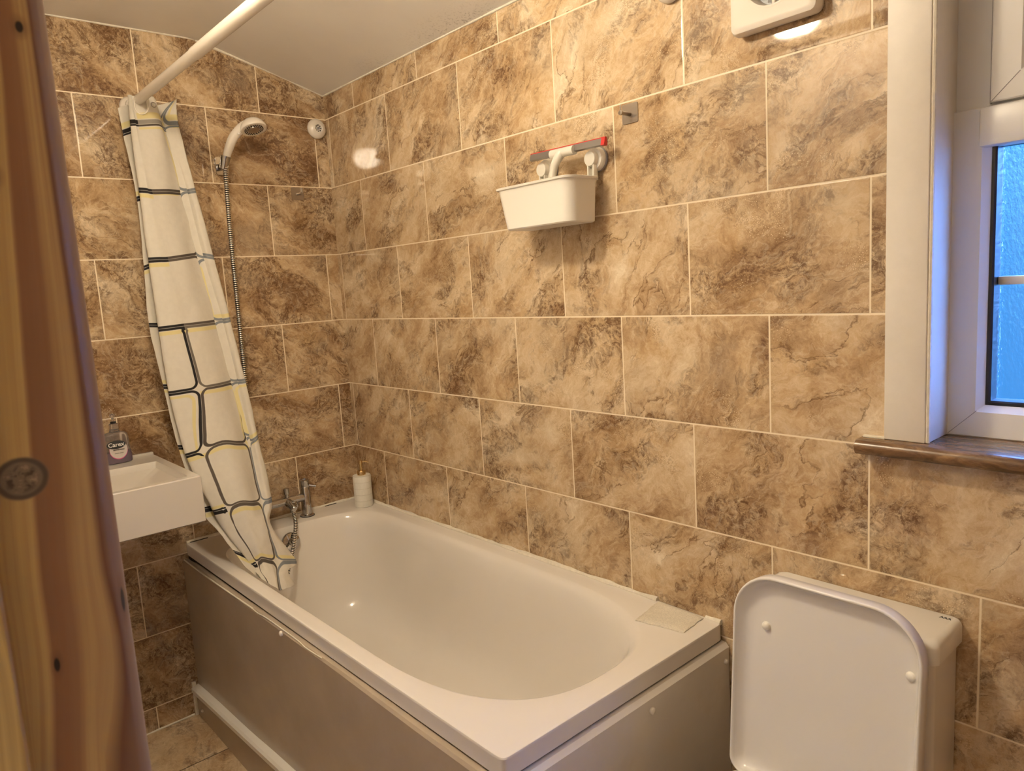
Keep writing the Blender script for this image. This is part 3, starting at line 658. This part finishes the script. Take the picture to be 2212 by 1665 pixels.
# ------------------------------------------------------------------ extractor fan
fan = thing('extractor_fan', 'square white extractor fan with round opening, high beside the window', 'fan', (1.859, 0, 2.01))
FX0, FX1, FZ0, FZ1 = 1.768, 1.950, 1.9185, 2.1005
fcx, fcz = 1.862, 2.010
def fl(y, ins, r): return [(x, y, z) for x, z in rrect(FX0 + ins, FX1 - ins, FZ0 + ins, FZ1 - ins, r, 7)]
def fc(y, rad):     # circle with the same point count (28) starting at the same corner
    P = []
    for q in range(4):
        for k in range(8): a = math.radians(q * 90 + 90 * k / 7); a = math.radians(q * 90 + 4 + 82 * k / 7); P.append((fcx + rad * cos(a), y, fcz + rad * sin(a)))
    return P
b = MB(); b.loft([fl(-.0005, .004, .014), fl(-.014, .004, .014), fl(-.016, 0, .014), fl(-.026, .0, .014), fl(-.0345, .0035, .012), fl(-.0375, .009, .010), fl(-.0385, .014, .008), fc(-.0395, .062), fc(-.0405, .059), fc(-.0395, .056), fc(-.024, .052), fc(-.012, .050)], True, False)
b.build('housing', M_WPLA, fan, ang=35)
b = MB(); b.lathe([(.0505, .010), (.0505, .0125), (0, .0125)], (fcx, 0, fcz), (0, -1, 0), 32); b.build('duct', M_BLK, fan)
b = MB(); b.lathe([(.028, .012), (.0275, .026), (.022, .031), (0, .032)], (fcx, 0, fcz), (0, -1, 0), 28); b.build('motor_hub', M_WPLA, fan)
for k in range(6):
    a = k * pi / 3 + .4; b = MB(); d = Vector((cos(a), 0, sin(a))); n_ = Vector((-sin(a), 0, cos(a)))
    c0 = Vector((fcx, -.019, fcz)); b.loft([[c0 + d * r_ + n_ * s * wd + Vector((0, s * .005 + t, 0)) for s, t in ((-1, 0), (1, 0), (1, .001), (-1, .001))] for r_, wd in ((.026, .006), (.047, .011))]); b.build('blade', M_GREYP, fan)
b = MB(); b.box(fcx + .001, fcx + .007, -.040, -.030, fcz - .056, fcz + .056, .001); b.build('guard_bar', M_WPLA, fan)

# ------------------------------------------------------------------ rod, rings, curtain
rod = thing('curtain_rod', 'white shower curtain rod running above the bath from the tap wall', 'curtain rod', (0, -.692, 2.092))
b = MB(); b.tube([(.02, -.692, 2.092), (.62, -.692, 2.092)], .0145, 28); b.build('inner_tube', M_WPLA, rod)
b = MB(); b.lathe([(.0148, 0), (.0165, .002), (.0165, XE - .645), (.0165, XE - .64)], (.62, -.692, 2.092), (1, 0, 0), 28); b.build('outer_tube', M_WPLA, rod)
for x_, s_ in ((0.0005, 1), (XE - .0005, -1)):
    b = MB(); b.lathe([(.031, 0), (.031, .006), (.027, .014), (.019, .022), (.0185, .035)], (x_, -.692, 2.092), (s_, 0, 0), 28); b.build('end_flange', M_WPLA, rod)

Rm = R; CP = Vector((2.62062, -1.42243, 1.45314)); F = 1571.858
# fold lines of the gathered curtain, top to hem: (y, z) on successive depths x
def fold_points():
    A = [(255, 233), (266, 290), (296, 430), (311, 579), (322, 702), (353, 835), (385, 966), (435, 1100), (470, 1145), (505, 1190), (530, 1222), (546, 1238)]
    B = [(276, 206), (281, 269), (300, 411), (320, 562), (342, 711), (365, 850), (401, 985), (460, 1105), (488, 1150), (541, 1222), (551, 1236), (562, 1248)]
    C = [(288, 207), (299, 269), (329, 414), (363, 560), (398, 704), (439, 838), (481, 956), (521, 1085), (536, 1133), (566, 1206), (584, 1243), (598, 1270)]
    D = [(338, 211), (352, 268), (394, 416), (428, 551), (470, 695), (503, 825), (535, 956), (562, 1082), (573, 1128), (594, 1210), (599, 1246), (604, 1275)]
    E = [(381, 217), (386, 271), (421, 411), (461, 557), (495, 690), (528, 822), (555, 941), (585, 1075), (583, 1134), (640, 1210), (624, 1231), (638, 1262)]
    X = [.085, .09, .11, .14, .17, .205, .25, .32, .355, .40, .445, .47]
    return A, B, C, D, E, X
def unproj(px, x):
    a = (px[0] - 1106) / F; c = (px[1] - 832.5) / F
    d = Vector([Rm[0][i] * a + Rm[1][i] * c + Rm[2][i] for i in range(3)])
    return CP + d * ((x - CP.x) / d.x)
A_, B_, C_, D_, E_, X_ = fold_points()
vrow = [.62, 1, 2, 3, 4, 5, 6, 7, 7.4, 8, 8.22, 8.45]
rows = []
for i in range(12):
    x = X_[i]; k = 1 if i < 8 else .45
    ex = (.0, .0, .03, .055, .058, .06, .075, .09)[min(i - 4, 7)] if i > 4 else 0
    a = unproj(A_[i], x - .035 * k); bb = unproj(B_[i], x); c = unproj(C_[i], x + .018 * k + ex * .4); d = unproj(D_[i], x - .030 * k + ex * .5); e = unproj(E_[i], x - .012 * k)
    a2 = bb.lerp(d, .45) + Vector((-.045 * k, 0, 0)); f_ = e.lerp(c, .45) + Vector((-.04 * max(k, .85), 0, 0)); g_ = a.lerp(e, .5) + Vector((-.055 * max(k, .9), 0, 0))
    m1 = c.lerp(d, .5) + Vector((.012 * k, 0, 0)); m0 = bb.lerp(c, .5 if i < 6 else .42) + Vector((.010 * k, 0, 0)); m2 = d.lerp(e, .45) + Vector((.014 * k, .004, 0))
    if i == 0: m1 = unproj((332, 209), x + .006); d = unproj((347, 252), x - .02); m2 = unproj((364, 274), x - .035); e = unproj((381, 217), x + .004); f_ = e + Vector((-.03, -.01, 0)); g_ = a + Vector((-.03, .05, 0))
    if i == 1: m1 = unproj((343, 268), x + .008); d = unproj((355, 280), x - .02); m2 = unproj((367, 284), x - .03)
    uc = (.80, .80, .80, .80, 1.0, 1.06, 1.30, 1.36, 1.38, 1.40, 1.4, 1.4)[i]; jc = .40 if i < 4 else 0.
    ud = (1.90, 1.90, 1.90, 1.93, 1.93, 1.95, 2.0, 1.97, 1.95, 1.95, 1.95, 1.95)[i]; jd = .30 if i < 4 else 0.
    rows.append(([a, a2, bb, m0, c, m1, d, m2, e, f_, g_], [-.35, .12, .45, (.45 + uc) / 2 if i < 6 else .99, uc, (uc + jc + ud) / 2, ud, (ud + jd + 2.6) / 2, 2.6, 3.1, 3.7], jc, jd, 0. if i < 6 else .20))
NV = 14
cols = [spline([rows[i][0][j] for i in range(12)], NV) for j in range(11)]
nrow = len(cols[0])
grid = []; uvg = []
for r in range(nrow):
    t = r / NV; i = min(int(t), 10); ft = t - i
    us = [rows[i][1][j] * (1 - ft) + rows[i + 1][1][j] * ft for j in range(11)]; vv = vrow[i] * (1 - ft) + vrow[i + 1] * ft
    if 3 <= t < 4.05: us = list(rows[3][1]); i = 3      # the crease still hides the seam here
    base = [cols[j][r] for j in range(11)]
    P = spline(base, 5); U = []
    for j in range(10):
        if j == 3 and t > 6.1: us[3] = .80
        jmp = {3: rows[i][4] if t > 6.1 else 0., 4: rows[i][2], 6: rows[i][3]}.get(j, 0.)
        for k in range(5): q_ = us[j] + (us[j + 1] - us[j] - jmp) * k / 5; U.append((q_, q_ + jmp) if k == 0 else (q_ + jmp, q_ + jmp))
    U.append((us[-1], us[-1]))
    Q = []
    for q, p in enumerate(P):
        amp = .0015 + .004 * max(0, (t - 5.5) / 4)
        nz = noise.noise(Vector((U[q][0] * 3, vv * 2.5, 0))) + .5 * noise.noise(Vector((U[q][0] * 7, vv * 6, 5)))
        Q.append(p + Vector((nz * amp * 1.5, nz * amp * .6, 0)))
    grid.append(Q); uvg.append([((a_u, vv), (b_u, vv)) for a_u, b_u in U])
b = MB(); b.loft(grid, False, False, closed=False, uv=lambda a, c, sd: uvg[a][c][sd])
ct = b.build('shower_curtain', M_CURT, ang=180)
tag(ct, 'cream shower curtain with black, grey and yellow rounded squares, gathered into the tub', 'shower curtain')
md = ct.modifiers.new('thick', 'SOLIDIFY'); md.thickness = .0006
def ring(x, ph, label):
    b = MB(); c = Vector((x, -.692, 2.083)); pts = []
    for k in range(33):
        a = 2 * pi * k / 32; pts.append(c + Vector((.010 * ph * cos(a) + .010 * sin(a), .0185 * sin(a) + .004, .029 * cos(a) - .006)))
    b.tube(pts, .0015, 8, False); return tag(b.build('curtain_ring', M_WPLA), label, 'curtain ring', 'curtain rings on the rod')
for x, ph in ((.118, 1.), (.098, .2), (.080, -.6), (.064, .1)): ring(x, ph, 'thin white curtain ring looped over the rod end above the gathered curtain')
ge = unproj((331, 227), .094)
b = MB(); pts = [ge + Vector((.004, .0075 * cos(2 * pi * k / 20), .0075 * sin(2 * pi * k / 20))) for k in range(21)]; b.tube(pts, .0014, 8, False)
sub(ct, b.build('eyelet', M_STEEL))

# ------------------------------------------------------------------ basin and soap bottle
bs = thing('wash_basin', 'white rectangular ceramic basin fixed to the tap wall beside the bath', 'basin', (0, -.96, .825))
b = MB()
def bl(x0, x1, y0, y1, z, r=.004): return [(x, y, z) for x, y in rrect(x0, x1, y0, y1, r, 4)]
b.loft([bl(.0005, .470, -1.153, -.766, .825), bl(.0005, .477, -1.160, -.760, .829), bl(.0005, .477, -1.160, -.760, .960), bl(.0005, .475, -1.158, -.762, .963),
        bl(.143, .452, -1.132, -.788, .963, .006), bl(.145, .450, -1.130, -.790, .960, .006), bl(.150, .446, -1.126, -.794, .944, .006), bl(.255, .330, -.985, -.935, .895, .02), bl(.285, .300, -.965, -.955, .893, .006)], True, True)
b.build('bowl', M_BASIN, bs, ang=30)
b = MB(); b.box(.0005, .016, -1.16, -.760, .961, .971, .003); b.build('upstand', M_BASIN, bs)
b = MB(); b.lathe([(.019, .0), (.019, .004), (.012, .005), (0, .0045)], (.2925, -.96, .893), n=24); b.build('waste', M_CHR, bs)
b = MB(); b.lathe([(.024, 0), (.024, .006), (.017, .008), (.017, .11), (.019, .115), (.019, .135), (0, .137)], (.075, -1.0, .963), n=24); tp = b
tp.tube([(.08, -1.0, 1.045), (.13, -1.0, 1.055), (.175, -1.0, 1.04)], .011, 14); tag(tp.build('basin_tap', M_CHR), 'chrome tap on the basin behind the door lining', 'tap')

bot = thing('hand_wash_bottle', 'clear pump bottle of purple hand wash standing on the white basin', 'soap bottle', (.052, -.876, .963))
def be(z, ry, rx, n=3.2):
    P = []
    for k in range(36):
        a = 2 * pi * k / 36; P.append((.052 + rx * math.copysign(abs(cos(a)) ** (2 / n), cos(a)), -.876 + ry * math.copysign(abs(sin(a)) ** (2 / n), sin(a)), z))
    return P
b = MB(); b.loft([be(.964, .037, .020), be(.967, .041, .023), be(.985, .0415, .023), be(1.01, .038, .021), be(1.045, .037, .020), be(1.056, .035, .019), be(1.062, .028, .016, 2.4), be(1.065, .016, .012, 2), be(1.072, .013, .012, 2)], True, True)
b.build('bottle', M_SOAPB, bot)
b = MB(); b.loft([be(.966, .0355, .0185), be(.985, .0395, .0212), be(1.0, .0372, .0199), be(1.0005, .02, .01)], True, True); b.build('liquid', M_LIQ, bot)
b = MB(); b.lathe([(.0135, 0), (.0135, .018), (.011, .020), (0, .020)], (.052, -.876, 1.072), n=24); b.build('collar', M_SOAPB, bot)
b = MB(); b.lathe([(.0085, 0), (.0085, .006), (0, .0065)], (.052, -.876, 1.092), n=20); b.build('pump_ring', M_BLK, bot)
b = MB(); b.lathe([(.0035, 0), (.0035, .014), (.008, .016), (.0085, .024), (0, .026)], (.052, -.876, 1.098), n=18); b.tube([(.052, -.876, 1.118), (.075, -.882, 1.118), (.087, -.884, 1.112)], .0035, 10); b.build('pump_head', M_SOAPB, bot)
XL = .0768
def ell(cy, cz, ry, rz, n=32): return [(cy + ry * cos(2 * pi * k / n), cz + rz * sin(2 * pi * k / n)) for k in range(n)]
b = MB(); b.prism(ell(-.876, 1.008, .0265, .030), lambda a, z, d: (d, a, z), XL - .003, XL - .0012); lb = b.build('pink_border', M_PINK, bot)
b = MB(); b.prism(ell(-.876, 1.010, .0260, .029), lambda a, z, d: (d, a, z), XL - .0025, XL - .0006); b.build('label_panel', M_LABEL, bot)
b = MB(); b.prism(ell(-.8815, 1.026, .0275, .0135), lambda a, z, d: (d, a, z), XL - .001, XL); b.build('brand_oval', M_INK, bot)
text('brand_lettering', 'Carex', .0185, M_WHT, (XL + .0002, -.8815, 1.0262), (0, 1, 0), (0, 0, 1), bot, bold=.0003)
text('small_print', 'PROTECTION', .0052, M_INK, (XL - .0003, -.8755, 1.009), (0, 1, 0), (0, 0, 1), bot, bold=.0002)
text('small_print', 'HAND WASH', .0042, M_INK, (XL - .0003, -.8755, .998), (0, 1, 0), (0, 0, 1), bot)

# ------------------------------------------------------------------ soap dispenser
sd = thing('soap_dispenser', 'ribbed white soap dispenser with brass pump in the tub corner', 'soap dispenser', (.13, -.056, RIM))
b = MB(); b.lathe([(.033, 0), (.035, .002), (.035, .121), (.0335, .1235), (.016, .1245), (0, .1245)], (.13, -.056, RIM), n=48); b.build('body', M_RIB, sd)
b = MB(); b.lathe([(.0165, 0), (.0165, .015), (.015, .017), (.013, .0175), (0, .0175)], (.13, -.056, RIM + .1242), n=28); b.build('collar', M_BRASS, sd)
b = MB(); b.lathe([(.0062, 0), (.0058, .026), (.0072, .028), (.0072, .038), (.005, .040), (0, .040)], (.13, -.056, RIM + .1415), n=18)
b.tube([(.13, -.054, RIM + .175), (.136, -.036, RIM + .175), (.139, -.026, RIM + .170)], .0034, 10); b.build('pump', M_BRASS, sd)

# ------------------------------------------------------------------ folded cloth pad on the rim
b = MB(); c4 = [Vector((1.519, -.012, 0)), Vector((1.654, -.014, 0)), Vector((1.663, -.106, 0)), Vector((1.540, -.130, 0))]
NP = 26; top = []; bt = []
for i in range(NP + 1):
    ra, rb = [], []
    for j in range(NP + 1):
        s, t = i / NP, j / NP; p = (c4[0] * (1 - s) + c4[1] * s) * (1 - t) + (c4[3] * (1 - s) + c4[2] * s) * t
        eg = min(s, 1 - s, t, 1 - t)
        wv = Vector((.0028 * noise.noise(Vector((t * 5, 1, 0))), .0035 * noise.noise(Vector((s * 5, 4, 0))), 0)) * max(0, 1 - eg * 5)
        z = RIM + .0025 + .002 * abs(noise.noise(Vector((s * 4, t * 4, 2)))) + .0035 * math.sqrt(min(1, eg * 10)) + .0012 * noise.noise(Vector((s * 14, t * 14, 2)))
        ra.append(p + wv + Vector((0, 0, z))); rb.append(p + wv + Vector((0, 0, RIM + .0004 + .0022 * max(0, noise.noise(Vector((s * 4, t * 4, 2)))))))
    top.append(ra); bt.append(rb)
def rim_of(g): return g[0][:-1] + [r[-1] for r in g][:-1] + g[-1][::-1][:-1] + [r[0] for r in g][::-1][:-1]
b.loft(top, closed=False); b.loft(bt, closed=False); b.loft([rim_of(bt), rim_of(top)], False, False)
tag(b.build('cleaning_cloth', M_SPONGE, ang=60), 'cream cloth pad lying on the bath rim corner near the toilet', 'cloth')

# ------------------------------------------------------------------ toilet
wc = thing('toilet', 'white toilet with raised square lid against the long wall, beside the bath', 'toilet', (2.022, -.30, 0))
b = MB(); 
def cb(z, o=0, yb=-.004, r=.014): return [(x, y, z) for x, y in rrect(1.851 + o, 2.194 - o, -.121 + o, yb, (.003, .003, r, r), 6)]
b.loft([cb(.405, .004), cb(.412), cb(.757)]); b.build('cistern', M_CER, wc, ang=35)
b = MB()
def cl2(z, o=0): return [(x, y, z) for x, y in rrect(1.843 + o, 2.203 - o, -.132 + o, -.003, (.004, .010, .016, .016), 6)]
b.loft([cl2(.755, .003), cl2(.757), cl2(.786), cl2(.793, .002), cl2(.7975, .007), cl2(.799, .014)]); ld = b.build('cistern_lid', M_CER, wc, ang=45)
text('lid_mark', 'AAA', .0095, M_INK, (2.179, -.019, .7992), (1, 0, 0), (0, 1, 0), wc, bold=.0003)
b = MB(); b.lathe([(.022, 0), (.022, .003), (.018, .005), (0, .005)], (1.96, -.062, .799), n=28); b.build('flush_button', M_CHR, wc)
# raised lid: local (a across, h up), leaning back on the cistern
LX0, LX1, LH = 1.8535, 2.205, .419
tilt = .085; LO = Vector((0, -.203, .447)); LU = Vector((0, tilt, 1)).normalized(); LN = Vector((0, -1, tilt)).normalized()
def lp(a, h, d): return LO + Vector((a, 0, 0)) + LU * h + LN * d
def lo(ins, d, rt=.088, rb_=.030): return [lp(a, h, d) for a, h in rrect(LX0 + ins, LX1 - ins, ins, LH - ins, (max(rt - ins, .01), max(rt - ins, .01), max(rb_ - ins, .006), max(rb_ - ins, .006)), 12)]
b = MB(); b.loft([lo(.012, -.006), lo(.003, -.004), lo(.0, .001), lo(0, .024), lo(.0012, .0270), lo(.0034, .0280), lo(.0056, .0268), lo(.007, .022), lo(.016, .0085), lo(.026, .0050), lo(.034, .004), lo(.045, .004)], True, True)
lid = b.build('toilet_lid', M_SEAT, wc, ang=55)
for a, h in ((1.914, .312), (2.180, .308)):
    b = MB(); b.lathe([(.0085, .003), (.0085, .007), (.0065, .0105), (.003, .0122), (0, .0125)], lp(a, h, 0), LN, 18, True, False); sub(lid, b.build('bumper', M_PLA)).location = (0, 0, 0)
for xh in (1.925, 2.13):
    b = MB(); b.tube([(xh - .018, -.218, .452), (xh + .018, -.218, .452)], .0125, 18); b.box(xh - .016, xh + .016, -.235, -.20, .42, .452, .003); b.build('hinge', M_SEAT, wc)
def sl(z, o, yb=-.205): return [(x, y, z) for x, y in rrect(1.852 + o, 2.202 - o, -.640 + o, yb - o * .2, (.03, .03, .09, .09), 10)]
b = MB(); b.loft([sl(.418, .004), sl(.421, 0), sl(.436, 0), sl(.441, .004), sl(.441, .060), sl(.436, .066), sl(.418, .066)], False, False); b.loft([sl(.418, .004), sl(.418, .066)], False, False); b.build('seat', M_SEAT, wc, ang=45)
b = MB()
def wl(z, o, yb=-.01): return [(x, y, z) for x, y in rrect(1.86 + o, 2.194 - o, -.632 + o * 1.3, yb, (.02, .02, .085, .085), 10)]
b.loft([wl(0, .07), wl(.02, .065), wl(.18, .055), wl(.33, .02), wl(.39, .002), wl(.405, 0), wl(.416, .004)] + [[(x, y, z) for x, y in rrect(1.925 + o, 2.129 - o, -.56 + o, -.25 - o, .08, 10)] for z, o in ((.416, 0), (.40, .004), (.30, .02), (.24, .045))], True, True); b.build('bowl', M_CER, wc, ang=50)

# ------------------------------------------------------------------ ceiling lamp and added hall fill
lt = thing('ceiling_light', 'round lit ceiling light above the middle of the bathroom', 'ceiling light', (1.37, -1.0, ZC))
b = MB(); b.lathe([(.055, 0), (.055, .018), (.050, .024)], (1.37, -1.0, ZC - .0005), (0, 0, -1), 36); b.build('base', M_WPLA, lt)
b = MB(); b.lathe([(.045, .022), (.066, .036), (.078, .058), (.079, .080), (.070, .102), (.050, .119), (.026, .128), (0, .131)], (1.37, -1.0, ZC), (0, 0, -1), 36, False, False); b.build('diffuser', M_LAMP, lt)
b = MB(); b.lathe([(.11, 0), (.11, .03), (.07, .06), (0, .07)], (2.5, -2.1, ZC - .0005), (0, 0, -1), 32, True, False)  # unseen fill, added to brighten the door lining and the room
tag(b.build('hall_fill_light', M_HALL_FILL), 'round fill light added in the hall outside the door', 'ceiling light')
